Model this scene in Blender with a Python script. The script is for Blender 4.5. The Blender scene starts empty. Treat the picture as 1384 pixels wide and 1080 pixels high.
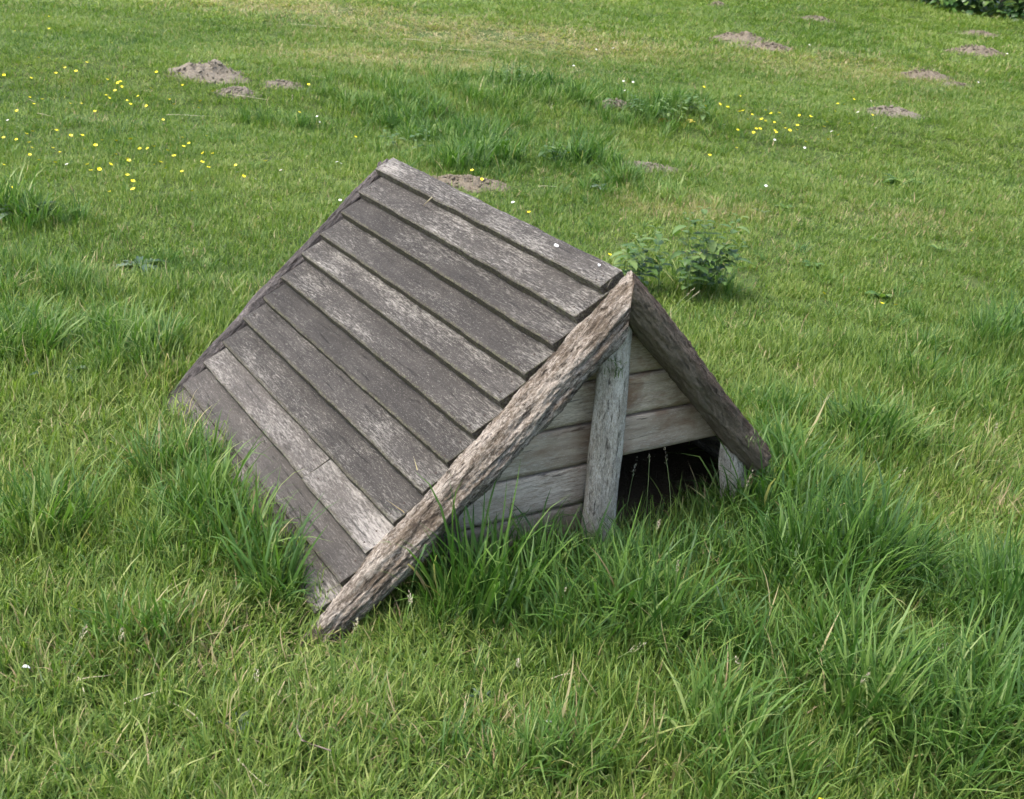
import bpy, bmesh, math, random
import numpy as np
from mathutils import Vector, Matrix, noise as mn

# ------------------------------------------------------------------ camera, sky, sun, exposure
S = bpy.context.scene
COL = S.collection
F_PX, PITCH, ROLL, CAM_H = 1528.56, 0.40904, 0.0881, 1.6
FW = Vector((0, math.cos(PITCH), -math.sin(PITCH)))
R0 = Vector((1, 0, 0)); U0 = R0.cross(FW)
RT = R0 * math.cos(ROLL) + U0 * math.sin(ROLL)
UP = -R0 * math.sin(ROLL) + U0 * math.cos(ROLL)
cd = bpy.data.cameras.new('camera'); cam = bpy.data.objects.new('camera', cd); COL.objects.link(cam)
cam.matrix_world = Matrix(((RT.x, UP.x, -FW.x, 0), (RT.y, UP.y, -FW.y, 0), (RT.z, UP.z, -FW.z, CAM_H), (0, 0, 0, 1)))
cd.sensor_width = 36; cd.lens = F_PX / 1384 * 36; cd.clip_end = 2000; cd.clip_start = .05
cd.dof.use_dof = True; cd.dof.focus_distance = 3.1; cd.dof.aperture_fstop = 10
S.camera = cam

SUN = Vector((-0.40, -0.20, 0.87)).normalized()
w = bpy.data.worlds.new('World'); S.world = w; w.use_nodes = True
nt = w.node_tree; nt.nodes.clear()
sky = nt.nodes.new('ShaderNodeTexSky'); sky.sky_type = 'NISHITA'; sky.sun_disc = False
sky.sun_elevation = math.asin(SUN.z); sky.sun_rotation = math.atan2(SUN.x, SUN.y)
sky.air_density = 1.0; sky.dust_density = 4.0; sky.ozone_density = 1.0
bg = nt.nodes.new('ShaderNodeBackground'); bg.inputs['Strength'].default_value = 0.15
wo = nt.nodes.new('ShaderNodeOutputWorld')
nt.links.new(sky.outputs[0], bg.inputs[0]); nt.links.new(bg.outputs[0], wo.inputs[0])
sl = bpy.data.lights.new('sun', 'SUN'); sl.energy = 1.6; sl.angle = math.radians(18); sl.color = (1, .975, .93)
so = bpy.data.objects.new('sun', sl); COL.objects.link(so); so.rotation_euler = SUN.to_track_quat('Z', 'Y').to_euler()
so.location = (0, 0, 20)
S.view_settings.view_transform = 'Standard'; S.view_settings.look = 'None'
S.view_settings.exposure = 1.5; S.view_settings.gamma = 1
S.view_settings.use_curve_mapping = False

S.cycles.max_bounces = 5; S.cycles.diffuse_bounces = 2; S.cycles.glossy_bounces = 2; S.cycles.transmission_bounces = 3; S.cycles.transparent_max_bounces = 4
S.cycles.use_adaptive_sampling = True; S.cycles.adaptive_threshold = .03; S.cycles.caustics_reflective = False; S.cycles.caustics_refractive = False
rng = np.random.default_rng(7); random.seed(7)

# ------------------------------------------------------------------ terrain maths
def sp(v, k=.8):                      # soft ramp
    v = np.asarray(v, float); return np.where(v / k > 30, v, k * np.log1p(np.exp(np.clip(v / k, -40, 30))))
def vnoise(x, y, seed=0):
    x = np.asarray(x, float); y = np.asarray(y, float)
    xi = np.floor(x); yi = np.floor(y); fx = x - xi; fy = y - yi
    fx = fx * fx * (3 - 2 * fx); fy = fy * fy * (3 - 2 * fy)
    def h(a, b):
        v = np.sin(a * 127.1 + b * 311.7 + seed * 74.7) * 43758.5453; return v - np.floor(v)
    return (h(xi, yi) * (1 - fx) + h(xi + 1, yi) * fx) * (1 - fy) + (h(xi, yi + 1) * (1 - fx) + h(xi + 1, yi + 1) * fx) * fy
def fnoise(x, y, seed=0, o=3):
    return sum(vnoise(x * 2**i, y * 2**i, seed + i * 5) * .5**i for i in range(o)) / sum(.5**i for i in range(o))
def tz(x, y):
    x = np.asarray(x, float); y = np.asarray(y, float)
    r = sp(y - 6) - sp(y - 24, 3)
    z = .055 * r + .0022 * r * np.clip(x, -8, 12) + .05 * np.exp(-((y - 9.6) / .8)**2) - .05 * np.exp(-((y - 8.2) / .7)**2)
    z = z - .045 * np.exp(-(((x + .43) / .2)**2 + ((y - 2.17) / .2)**2))      # the turf dips round the foot of the front log
    return z + .05 * (fnoise(x * .8, y * .8, 3) - .5) * np.clip((y - 1.5) / 4, .25, 1.0)
def at(px, py):                       # a photograph pixel -> the spot of ground it looks at
    d = FW + RT * ((px - 692) / F_PX) - UP * ((py - 540) / F_PX)
    t = .8; p = Vector((0, 0, CAM_H))
    while t < 60:
        q = p + d * t
        if q.z < float(tz(q.x, q.y)): break
        t += .02
    q = p + d * t
    return Vector((q.x, q.y, float(tz(q.x, q.y))))

HX, HY, YAW = 0.23096, 2.72929, 0.5808
CY, SY = math.cos(YAW), math.sin(YAW)
def hut2w(x, y, z=0): return Vector((HX + x * CY - y * SY, HY + x * SY + y * CY, z))
def w2hut(X, Y): return (X - HX) * CY + (Y - HY) * SY, -(X - HX) * SY + (Y - HY) * CY

# ------------------------------------------------------------------ helpers
def tag(o, label=None, cat=None, group=None, kind=None):
    if label: o['label'] = label
    if cat: o['category'] = cat
    if group: o['group'] = group
    if kind: o['kind'] = kind
    return o
def empty(name, loc, rz=0):
    o = bpy.data.objects.new(name, None); COL.objects.link(o); o.location = loc; o.rotation_euler = (0, 0, rz)
    o.empty_display_size = .1; return o
def mesh_obj(name, verts, faces, mat, parent=None, smooth=True, link=True):
    me = bpy.data.meshes.new(name); me.from_pydata([tuple(v) for v in verts], [], faces)
    if smooth: me.shade_smooth()
    for m in (mat if isinstance(mat, (list, tuple)) else [mat]): me.materials.append(m)
    o = bpy.data.objects.new(name, me)
    if link: COL.objects.link(o)
    if parent: o.parent = parent
    return o
def fattr(me, name, vals, dom='POINT'):
    a = me.attributes.new(name, 'FLOAT', dom); a.data.foreach_set('value', np.asarray(vals, np.float32))

# ------------------------------------------------------------------ materials
class NT:
    def __init__(s, name):
        s.m = bpy.data.materials.new(name); s.m.use_nodes = True; s.t = s.m.node_tree; s.t.nodes.clear()
        s.out = s.n('ShaderNodeOutputMaterial')
    def n(s, k, **kw):
        o = s.t.nodes.new(k)
        for a, v in kw.items(): setattr(o, a, v)
        return o
    def l(s, a, b): s.t.links.new(a, b)
    def set(s, node, i, v):
        if hasattr(v, 'links') or hasattr(v, 'is_linked'): s.l(v, node.inputs[i])
        else: node.inputs[i].default_value = v
    def noise(s, vec, scale, detail=4, rough=.55, dist=0):
        n = s.n('ShaderNodeTexNoise'); s.l(vec, n.inputs['Vector']); n.inputs['Scale'].default_value = scale
        n.inputs['Detail'].default_value = detail; n.inputs['Roughness'].default_value = rough; n.inputs['Distortion'].default_value = dist
        return n.outputs['Fac']
    def mapping(s, vec, scale, loc=None):
        n = s.n('ShaderNodeMapping'); s.l(vec, n.inputs[0]); n.inputs['Scale'].default_value = scale
        if loc is not None: s.l(loc, n.inputs['Location'])
        return n.outputs[0]
    def ramp(s, fac, stops, interp='LINEAR'):
        n = s.n('ShaderNodeValToRGB'); s.l(fac, n.inputs[0]); e = n.color_ramp.elements; n.color_ramp.interpolation = interp
        while len(e) < len(stops): e.new(.5)
        for k, (p, c) in enumerate(stops):
            e[k].position = p; e[k].color = (c, c, c, 1) if isinstance(c, (int, float)) else (*c, 1)
        return n.outputs[0]
    def mix(s, f, a, b, mode='MIX'):
        n = s.n('ShaderNodeMix', data_type='RGBA', blend_type=mode)
        s.set(n, 0, f)
        for i, v in ((6, a), (7, b)):
            if isinstance(v, tuple): n.inputs[i].default_value = (*v, 1)
            else: s.l(v, n.inputs[i])
        return n.outputs[2]
    def math(s, op, a, b=0.0, clamp=False):
        n = s.n('ShaderNodeMath', operation=op, use_clamp=clamp); s.set(n, 0, a); s.set(n, 1, b); return n.outputs[0]
    def bump(s, h, strength, dist, nrm=None):
        n = s.n('ShaderNodeBump'); s.l(h, n.inputs['Height']); n.inputs['Strength'].default_value = strength; n.inputs['Distance'].default_value = dist
        if nrm: s.l(nrm, n.inputs['Normal'])
        return n.outputs[0]
    def bsdf(s, col, rough=.8, nrm=None, spec=.3):
        b = s.n('ShaderNodeBsdfPrincipled')
        if isinstance(col, tuple): b.inputs['Base Color'].default_value = (*col, 1)
        else: s.l(col, b.inputs['Base Color'])
        s.set(b, 'Roughness', rough); b.inputs['Specular IOR Level'].default_value = spec
        if nrm: s.l(nrm, b.inputs['Normal'])
        return b.outputs[0]
    def done(s, sh): s.l(sh, s.out.inputs[0]); return s.m

def objvec(N):
    tc = N.n('ShaderNodeTexCoord'); oi = N.n('ShaderNodeObjectInfo')
    r = N.math('MULTIPLY', oi.outputs['Random'], 37.0)
    cb = N.n('ShaderNodeCombineXYZ'); N.l(r, cb.inputs[0]); N.l(r, cb.inputs[1]); N.l(r, cb.inputs[2])
    return tc.outputs['Object'], cb.outputs[0], oi.outputs['Random']

def board_mat(name, dark, mid, pale, lich=.5, tint=(0.2, .17, .15), stain=False):
    """weathered timber, grain along local X"""
    N = NT(name); v, off, rnd = objvec(N); tc_raw = v
    add = N.n('ShaderNodeVectorMath', operation='ADD'); N.l(v, add.inputs[0]); N.l(off, add.inputs[1]); v = add.outputs[0]
    vg = N.mapping(v, (1.0, 9, 9)); vm = N.mapping(v, (1.0, 3.2, 3.2)); vf = N.mapping(v, (1.0, 6.5, 6.5))
    g1 = N.noise(vg, 30, 6, .7); g2 = N.noise(vg, 7, 4, .6, .6)
    patch = N.noise(v, 7, 4, .6); patch2 = N.noise(vm, 3.2, 3, .55)
    lc = N.noise(vf, 34, 9, .82, .5)
    c = N.mix(N.ramp(g2, [(.3, 0), (.7, 1)]), dark, mid)
    c = N.mix(N.ramp(g1, [(.35, 0), (.7, .55)]), c, tint)
    c = N.mix(N.ramp(patch, [(.35, 0), (.62, .5)]), c, dark)
    th = N.math('ADD', lc, N.math('MULTIPLY', N.math('SUBTRACT', patch2, .5), .42))
    th = N.math('ADD', th, N.math('MULTIPLY', N.math('SUBTRACT', rnd, .5), .09))
    sx = N.n('ShaderNodeSeparateXYZ'); N.l(tc_raw, sx.inputs[0])
    fr = N.ramp(sx.outputs[0], [(0, .06), (.14, 0)]); th = N.math('ADD', th, fr)
    lk = N.ramp(th, [(.60 - .12 * lich, 0), (.76 - .12 * lich, 1)])
    c = N.mix(N.math('MULTIPLY', lk, .68), c, pale)
    fl = N.noise(vf, 85, 5, .75)
    c = N.mix(N.ramp(fl, [(.58, 0), (.66, .6)]), c, pale)
    crack = N.ramp(N.noise(N.mapping(v, (1, 14, 14)), 7, 6, .65, .4), [(.33, 1), (.39, 0)])
    c = N.mix(N.math('MULTIPLY', crack, .7), c, (.03, .026, .024))
    if stain:
        st = N.noise(N.mapping(v, (1, 2, 2)), 5.5, 4, .6, .5); c = N.mix(N.ramp(st, [(.52, 0), (.68, .8)]), c, (.20, .115, .065))
    br = N.math('ADD', N.math('MULTIPLY', rnd, .45), .8)
    hs = N.n('ShaderNodeHueSaturation'); N.l(c, hs.inputs['Color']); N.l(br, hs.inputs['Value']); c = hs.outputs[0]
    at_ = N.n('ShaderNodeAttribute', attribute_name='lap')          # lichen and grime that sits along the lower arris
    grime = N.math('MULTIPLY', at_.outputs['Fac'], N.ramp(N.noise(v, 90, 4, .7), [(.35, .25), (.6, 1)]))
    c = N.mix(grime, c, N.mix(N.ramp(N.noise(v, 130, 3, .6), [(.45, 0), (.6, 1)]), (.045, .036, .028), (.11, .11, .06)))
    h = N.math('ADD', N.math('MULTIPLY', g1, .5), N.math('ADD', N.math('MULTIPLY', lk, .5), N.math('MULTIPLY', crack, -1.2)))
    nb = N.bump(h, .8, .0025)
    return N.done(N.bsdf(c, .85, nb, .25))

def log_mat(name, dark, mid, pale, under=None, fib=1.0, cover=.5, ck=.85):
    """peeled or bark-covered round timber, axis along local Z"""
    N = NT(name); v, off, rnd = objvec(N)
    add = N.n('ShaderNodeVectorMath', operation='ADD'); N.l(v, add.inputs[0]); N.l(off, add.inputs[1]); v2 = add.outputs[0]
    vg = N.mapping(v2, (4.5, 4.5, 1)); vh = N.mapping(v2, (2.6, 2.6, 1))
    a = N.noise(vg, 38, 8, .8, .6); b = N.noise(vh, 85, 7, .8, .8); cpat = N.noise(vh, 7, 4, .6, .8)
    fine = N.noise(vg, 110, 6, .8)
    c = N.mix(N.ramp(a, [(.36, 0), (.6, 1)]), dark, mid)
    k = N.math('ADD', N.math('MULTIPLY', b, .6), N.math('MULTIPLY', cpat, .4))
    c = N.mix(N.ramp(k, [(.56 - .12 * cover, 0), (.70 - .12 * cover, .9)]), c, pale)
    c = N.mix(N.ramp(fine, [(.36, .8), (.5, 0)]), c, dark)
    dk = N.noise(N.mapping(v2, (2.2, 2.2, 1)), 15, 6, .7, .8); c = N.mix(N.ramp(dk, [(.54, 0), (.62, .75 * ck)]), c, dark)
    crack = N.ramp(N.noise(N.mapping(v2, (6, 6, 1)), 20, 6, .72, .7), [(.36, 1), (.43, 0)])
    c = N.mix(N.math('MULTIPLY', crack, ck), c, (.022, .016, .012))
    if under:                                                       # algae on the weather-hidden flank
        sx = N.n('ShaderNodeSeparateXYZ'); N.l(v, sx.inputs[0])
        f = N.ramp(N.math('ADD', N.math('MULTIPLY', sx.outputs[0], 9.0), N.noise(vh, 14, 3, .6)), [(.3, 0), (.9, .55)])
        c = N.mix(f, c, under)
    h = N.math('ADD', N.math('MULTIPLY', a, 1.0), N.math('ADD', N.math('MULTIPLY', fine, .5), N.math('MULTIPLY', crack, -.9)))
    nb = N.bump(h, 1.0, .006 * fib)
    return N.done(N.bsdf(c, .88, nb, .2))

M = {}
M['roof'] = board_mat('weathered_roof_timber', (.022, .0198, .0172), (.062, .0565, .050), (.36, .338, .298), .58, (.043, .0385, .0335))
M['roof_low'] = board_mat('pale_roof_timber', (.036, .0325, .028), (.092, .083, .072), (.33, .308, .275), .85, (.065, .057, .053))
M['gable'] = board_mat('gable_timber', (.25, .19, .135), (.60, .505, .39), (.78, .70, .58), .7, (.38, .30, .22), True)
M['log'] = log_mat('pale_fibrous_log', (.042, .030, .021), (.19, .15, .108), (.60, .535, .455), None, 1.2, .85)
M['log_dark'] = log_mat('dark_bark_log', (.030, .021, .016), (.135, .095, .068), (.38, .285, .22), (.19, .165, .115), 1.2, .5)
M['post'] = log_mat('silvered_post', (.13, .115, .09), (.42, .38, .305), (.64, .60, .52), None, .5, 1.0, .6)
M['log_grey'] = log_mat('split_grey_log', (.03, .026, .024), (.10, .09, .085), (.27, .24, .225), None, .8, .45)
M['screw'] = None
N = NT('nail_rust'); M['nail'] = N.done(N.bsdf((.035, .022, .017), .8))
N = NT('zinc'); b = N.bsdf((.5, .5, .5), .35); M['screw'] = N.done(b); b.node.inputs['Metallic'].default_value = .8

def soil_mat(name, a, b, c3):
    N = NT(name); tc = N.n('ShaderNodeTexCoord'); v = tc.outputs['Object']
    n1 = N.noise(v, 60, 6, .7); n2 = N.noise(v, 9, 4, .6)
    c = N.mix(N.ramp(n1, [(.35, 0), (.65, 1)]), a, b); c = N.mix(N.ramp(n2, [(.4, 0), (.7, .6)]), c, c3)
    return N.done(N.bsdf(c, .95, N.bump(n1, 1, .015), .1))
M['soil'] = soil_mat('dry_soil', (.095, .078, .056), (.235, .20, .150), (.17, .145, .108))
M['soil_grey'] = soil_mat('grey_soil', (.11, .095, .073), (.26, .23, .18), (.19, .165, .13))

def ground_mat():
    N = NT('turf_floor'); tc = N.n('ShaderNodeTexCoord'); v = tc.outputs['Object']
    n1 = N.noise(v, 55, 7, .75); n2 = N.noise(v, 1.2, 4, .6); n3 = N.noise(v, 14, 5, .7)
    c = N.mix(N.ramp(n1, [(.35, 0), (.65, 1)]), (.045, .065, .02), (.10, .145, .045))
    c = N.mix(N.ramp(n3, [(.5, 0), (.68, .7)]), c, (.12, .13, .05))
    c = N.mix(N.ramp(n2, [(.4, 0), (.7, .4)]), c, (.09, .12, .03))
    g = N.n('ShaderNodeAttribute', attribute_name='bare')
    c = N.mix(N.math('MULTIPLY', g.outputs['Fac'], N.ramp(n1, [(.3, .7), (.6, 1)])), c, (.085, .062, .045))
    return N.done(N.bsdf(c, .95, N.bump(n1, 1, .02), .1))
M['ground'] = ground_mat()

def leafy(name, ramp_stops, straw=(.37, .295, .17), use_inst=True, rough=.5, trans=.35, spec=.35):
    """foliage whose hue varies from blade to blade (attr tone) and patch to patch (instance attrs)"""
    N = NT(name)
    t = N.n('ShaderNodeAttribute', attribute_name='tone').outputs['Fac']
    if use_inst:
        dry = N.n('ShaderNodeAttribute', attribute_name='dry', attribute_type='INSTANCER').outputs['Fac']
        hue = N.n('ShaderNodeAttribute', attribute_name='hue', attribute_type='INSTANCER').outputs['Fac']
        tt = N.math('ADD', N.math('MULTIPLY', t, .68), N.math('MULTIPLY', hue, .50), True)
        c = N.ramp(tt, ramp_stops)
        t2 = N.n('ShaderNodeAttribute', attribute_name='tone2').outputs['Fac']
        k = N.math('LESS_THAN', t2, dry)
        c = N.mix(k, c, N.ramp(t, [(0, (straw[0]*.62, straw[1]*.55, straw[2]*.5)), (.5, straw), (1, (straw[0]*1.1, straw[1]*1.25, straw[2]*1.1))]))
    else:
        c = N.ramp(t, ramp_stops)
    tc = N.n('ShaderNodeTexCoord')
    p = N.bsdf(c, rough, None, spec)
    tr = N.n('ShaderNodeBsdfTranslucent')
    tcol = N.mix(1.0, c, (1.2, 1.5, .6), 'MULTIPLY'); N.l(tcol, tr.inputs['Color'])
    mx = N.n('ShaderNodeMixShader'); mx.inputs[0].default_value = trans; N.l(p, mx.inputs[1]); N.l(tr.outputs[0], mx.inputs[2])
    return N.done(mx.outputs[0])
M['lawn'] = leafy('short_grass', [(0, (.036, .080, .016)), (.3, (.078, .142, .024)), (.6, (.140, .208, .038)), (.85, (.200, .255, .058)), (1, (.27, .30, .095))])
M['long'] = leafy('long_grass', [(0, (.026, .070, .017)), (.35, (.054, .122, .022)), (.65, (.098, .180, .034)), (.9, (.16, .235, .06)), (1, (.27, .32, .12))], rough=.5, spec=.3)
M['nettle'] = leafy('nettle_leaf', [(0, (.040, .085, .022)), (.6, (.080, .145, .036)), (1, (.15, .215, .065))], use_inst=False, trans=.25)
M['thistle'] = leafy('thistle_leaf', [(0, (.035, .07, .04)), (.6, (.07, .115, .065)), (1, (.14, .19, .12))], use_inst=False, trans=.2)
M['dock'] = leafy('dock_leaf', [(0, (.04, .095, .02)), (.6, (.075, .15, .03)), (1, (.17, .24, .06))], use_inst=False, trans=.3)
M['ylw_leaf'] = leafy('yellowing_leaf', [(0, (.25, .2, .03)), (1, (.5, .42, .08))], use_inst=False, trans=.3)
M['red_leaf'] = leafy('reddish_leaf', [(0, (.12, .035, .02)), (1, (.25, .09, .04))], use_inst=False, trans=.2)
M['hedge'] = leafy('hedge_leaf', [(0, (.016, .045, .014)), (.5, (.035, .085, .02)), (.85, (.075, .145, .03)), (1, (.14, .21, .05))], use_inst=False, trans=.2, rough=.35, spec=.6)
M['straw'] = leafy('straw_stalk', [(0, (.36, .30, .19)), (1, (.62, .56, .42))], use_inst=False, trans=.15)
M['stalk'] = leafy('flower_stalk', [(0, (.12, .19, .06)), (1, (.22, .27, .11))], use_inst=False, trans=.15)
M['seed'] = leafy('seed_head', [(0, (.30, .22, .18)), (.6, (.48, .42, .32)), (1, (.6, .56, .45))], use_inst=False, trans=.3)
def plain(name, col, rough=.6, tr=0):
    N = NT(name); tc = N.n('ShaderNodeTexCoord'); n = N.noise(tc.outputs['Object'], 300, 3)
    c = N.mix(N.ramp(n, [(.3, 0), (.7, 1)]), tuple(x * .85 for x in col), col)
    return N.done(N.bsdf(c, rough, None, .3))
M['yellow'] = plain('buttercup_petal', (.88, .76, .02), .35)
M['white'] = plain('daisy_petal', (.82, .82, .80), .6)
M['eye'] = plain('daisy_eye', (.75, .5, .04), .7)
M['twig'] = plain('twig_bark', (.19, .15, .12), .85)
M['drop'] = plain('chalky_white', (.78, .77, .74), .8)
M['moss'] = leafy('moss_green', [(0, (.04, .08, .02)), (1, (.12, .17, .05))], use_inst=False, trans=.2)

# ------------------------------------------------------------------ the ground: one sheet to the horizon
def grid_axis(lo, hi, fine_lo, fine_hi, step):
    a = list(np.arange(fine_lo, fine_hi + 1e-6, step)); s = step; x = a[-1]
    while x < hi: s *= 1.35; x += s; a.append(x)
    s = step; x = a[0]
    while x > lo: s *= 1.35; x -= s; a.insert(0, x)
    return np.array(a)
gx = grid_axis(-400, 400, -5, 7, .08); gy = grid_axis(-300, 700, .6, 14, .08)
XX, YY = np.meshgrid(gx, gy); ZZ = tz(XX, YY)
hxg, hyg = w2hut(XX, YY)
V = np.stack([XX.ravel(), YY.ravel(), ZZ.ravel()], 1); nxg = len(gx)
faces = [(j * nxg + i, j * nxg + i + 1, (j + 1) * nxg + i + 1, (j + 1) * nxg + i) for j in range(len(gy) - 1) for i in range(nxg - 1)]
g = mesh_obj('ground', V, faces, M['ground']); tag(g, kind='structure')
inside = ((np.abs(hxg) < .8) & (hyg > -.02) & (hyg < 1.36)).astype(float)
fattr(g.data, 'bare', inside.ravel())

# ------------------------------------------------------------------ maps of sward height, dryness, hue
P = {}
def blob(lst, X, Y):
    out = np.zeros_like(X)
    for (px, py, rx, ry, a) in lst:
        k = (px, py)
        if k not in P: P[k] = at(px, py)
        c = P[k]
        out = np.maximum(out, a * np.exp(-(((X - c.x) / rx)**2 + ((Y - c.y) / ry)**2)))
    return out
TALL = [(990, 790, .34, .14, 14), (1090, 700, .26, .18, 19), (690, 780, .22, .11, 17), (600, 790, .14, .10, 16), (830, 790, .30, .13, 14), (900, 880, .36, .17, 16), (1150, 800, .5, .26, 18),
        (1100, 930, .42, .2, 18), (1260, 1000, .4, .2, 19), (1000, 1050, .3, .16, 16), (1340, 860, .3, .25, 16), (330, 740, .20, .16, 18), (270, 640, .10, .12, 15), (390, 745, .09, .12, 15),
        (210, 760, .25, .16, 11), (60, 740, .3, .16, 9), (90, 480, .55, .36, 11), (210, 480, .22, .2, 11), (30, 400, .4, .3, 9),
        (560, 150, .9, .9, 10), (700, 135, 1.3, .9, 11), (650, 190, .9, .6, 11), (780, 225, .7, .45, 11), (860, 260, .5, .4, 10), (620, 225, .6, .4, 12), (880, 150, .7, .6, 10),
        (30, 300, .32, .2, 16), (1350, 480, .45, .35, 13), (1280, 540, .35, .22, 12), (920, 390, .25, .16, 13), (1050, 560, .25, .2, 11), (1200, 620, .35, .22, 12),
        (700, 1040, .3, .12, 8), (880, 980, .3, .12, 9), (180, 870, .25, .12, 9), (380, 170, .3, .2, 13), (1210, 245, .3, .2, 9), (190, 360, .25, .15, 9)]
DRY = [(420, 15, 1.3, .7, .55), (660, 50, 1.6, .9, .6), (560, 85, 1.2, .6, .5), (780, 65, 1.2, .6, .45), (950, 285, .45, .25, .4), (1120, 90, 1.3, .8, .3), (260, 890, .16, .1, .45), (460, 880, .15, .08, .4),
       (700, 1010, .16, .08, .35), (760, 1060, .16, .08, .3), (370, 410, .25, .15, .35), (190, 640, .2, .12, .35), (1290, 620, .3, .2, .3), (1230, 300, .5, .3, .2), (480, 1000, .2, .1, .22), (50, 900, .2, .1, .2), (1370, 700, .2, .2, .35)]
BARE = [(262, 898, .09, .05, 1), (445, 868, .07, .04, .8), (210, 650, .10, .06, .7), (640, 250, .28, .16, 1), (865, 228, .22, .12, .7)]
HILLS = [(282, 104, .33, .22, .11), (322, 128, .17, .10, .05), (380, 117, .17, .10, .035), (830, 145, .17, .10, .05), (1000, 56, .42, .24, .10), (1036, 66, .36, .18, .06), (1103, 28, .30, .18, .05),
         (970, 8, .12, .08, .05), (1320, 48, .32, .2, .05), (1318, 72, .36, .2, .08), (1250, 105, .27, .17, .07), (1292, 117, .18, .10, .03), (1204, 155, .28, .16, .06),
         (865, 228, .26, .14, .03), (628, 250, .26, .17, .04)]
HP = [(at(a, b), c, d, e) for a, b, c, d, e in HILLS]

def sample(y0, y1, dens, spread=.57, off=.75, dfun=None):
    """random spots of ground in front of the camera, wide enough for a step aside"""
    xm = spread * y1 + off; area = 2 * xm * (y1 - y0); n = int(area * dens)
    x = rng.uniform(-xm, xm, n); y = rng.uniform(y0, y1, n)
    k = np.abs(x) < spread * y + off; return x[k], y[k]
EDGE = [(-.86, .32, .09, .11, 20), (-.87, .52, .10, .12, 18), (-.88, .80, .12, .12, 16), (-.90, 1.2, .08, .07, 9), (-.84, .12, .05, .06, 18),
        (-.47, -.18, .12, .08, 22), (-.27, -.17, .14, .07, 20), (-.08, -.17, .1, .06, 15), (.15, -.24, .12, .09, 10), (.33, -.22, .15, .08, 5), (.56, -.16, .10, .07, 24), (.72, -.08, .12, .16, 22), (.85, .1, .1, .2, 20)]
for hx_, hy_, a_, b_, c_ in EDGE:
    P[(hx_, hy_)] = hut2w(hx_, hy_); TALL.append((hx_, hy_, a_, b_, c_))
def clear(x, y, m=0.0):
    hx, hy = w2hut(x, y)
    ok = ~((np.abs(hx) < .79 + m) & (hy > -.02 - m) & (hy < 1.40 + m))
    for (c, rx, ry, h) in HP:
        ok &= (((x - c.x) / (rx * .80))**2 + ((y - c.y) / (ry * .80))**2) > rng.uniform(.35, 1.1, len(x))
    for (px, py, rx, ry, a) in BARE:
        c = P.setdefault((px, py), at(px, py))
        ok &= ~((((x - c.x) / rx)**2 + ((y - c.y) / ry)**2 < 1) & (rng.random(len(x)) < .75 * a))
    return ok

# ------------------------------------------------------------------ grass
def blade(Vv, Ff, T, T2, base, az, L, wd, lean, curl, seg, tone, tone2, twist=0., veer=0., kink=0.):
    az0 = az
    d = Vector((math.cos(az), math.sin(az), 0)); side0 = Vector((-math.sin(az), math.cos(az), 0))
    p = Vector(base); n0 = len(Vv); st = L / seg
    for i in range(seg + 1):
        t = i / seg; a = lean + curl * t * t + (kink if t > .55 else 0); az = az0 + veer * t
        d = Vector((math.cos(az), math.sin(az), 0)); side0 = Vector((-math.sin(az), math.cos(az), 0))
        wv = wd * (.75 + .5 * t if t < .35 else (1 - ((t - .35) / .65)**1.6) * .95 + .05)
        s = side0 * math.cos(twist * t) + d * math.sin(twist * t)
        if i == seg: Vv.append(tuple(p)); T.append(tone); T2.append(tone2)
        else:
            Vv.append(tuple(p - s * wv / 2)); Vv.append(tuple(p + s * wv / 2)); T += [tone] * 2; T2 += [tone2] * 2
        p = p + (d * math.sin(a) + Vector((0, 0, math.cos(a)))) * st
        if p.z < .003: p.z = .003
    for i in range(seg):
        a = n0 + i * 2
        Ff.append((a, a + 1, a + 2) if i == seg - 1 else (a, a + 1, a + 3, a + 2))
def tuft(name, mat, n, R, Lr, wr, leanr, curlr, seg, seed, leaf=0):
    r = random.Random(seed); Vv, Ff, T, T2 = [], [], [], []
    for i in range(n):
        a = r.uniform(0, 6.283); q = R * math.sqrt(r.random())
        L = r.triangular(*Lr); L = L * (1 if r.random() > .12 else 1.35)
        blade(Vv, Ff, T, T2, (q * math.cos(a), q * math.sin(a), -.004), r.gauss(a, 1.2), L, r.uniform(*wr), r.uniform(*leanr), r.triangular(curlr[0], curlr[1], curlr[0] * .5 + curlr[1] * .5), seg, r.random(), r.random(), r.uniform(-.9, .9), r.gauss(0, .7), r.uniform(.6, 1.6) if r.random() < .14 else 0)
    for i in range(leaf):                                           # clover and plantain leaflets among the grass
        a = r.uniform(0, 6.283); q = R * math.sqrt(r.random()); c = Vector((q * math.cos(a), q * math.sin(a), r.uniform(.008, .03)))
        rad = r.uniform(.003, .005); n0 = len(Vv); tl = Vector((r.uniform(-.5, .5), r.uniform(-.5, .5), 1)).normalized()
        e1 = tl.orthogonal().normalized(); e2 = tl.cross(e1); tn = r.random() * .6
        for k in range(7): Vv.append(tuple(c + (e1 * math.cos(k * .898) + e2 * math.sin(k * .898)) * rad * (1.4 if k == 0 else 1)))
        T += [tn] * 7; T2 += [1] * 7; Ff.append(tuple(range(n0, n0 + 7)))
    o = mesh_obj(name, Vv, Ff, mat, link=False); fattr(o.data, 'tone', T); fattr(o.data, 'tone2', T2); return o
def src(name, objs):
    c = bpy.data.collections.new(name)
    for o in objs: c.objects.link(o)
    return c
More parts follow.
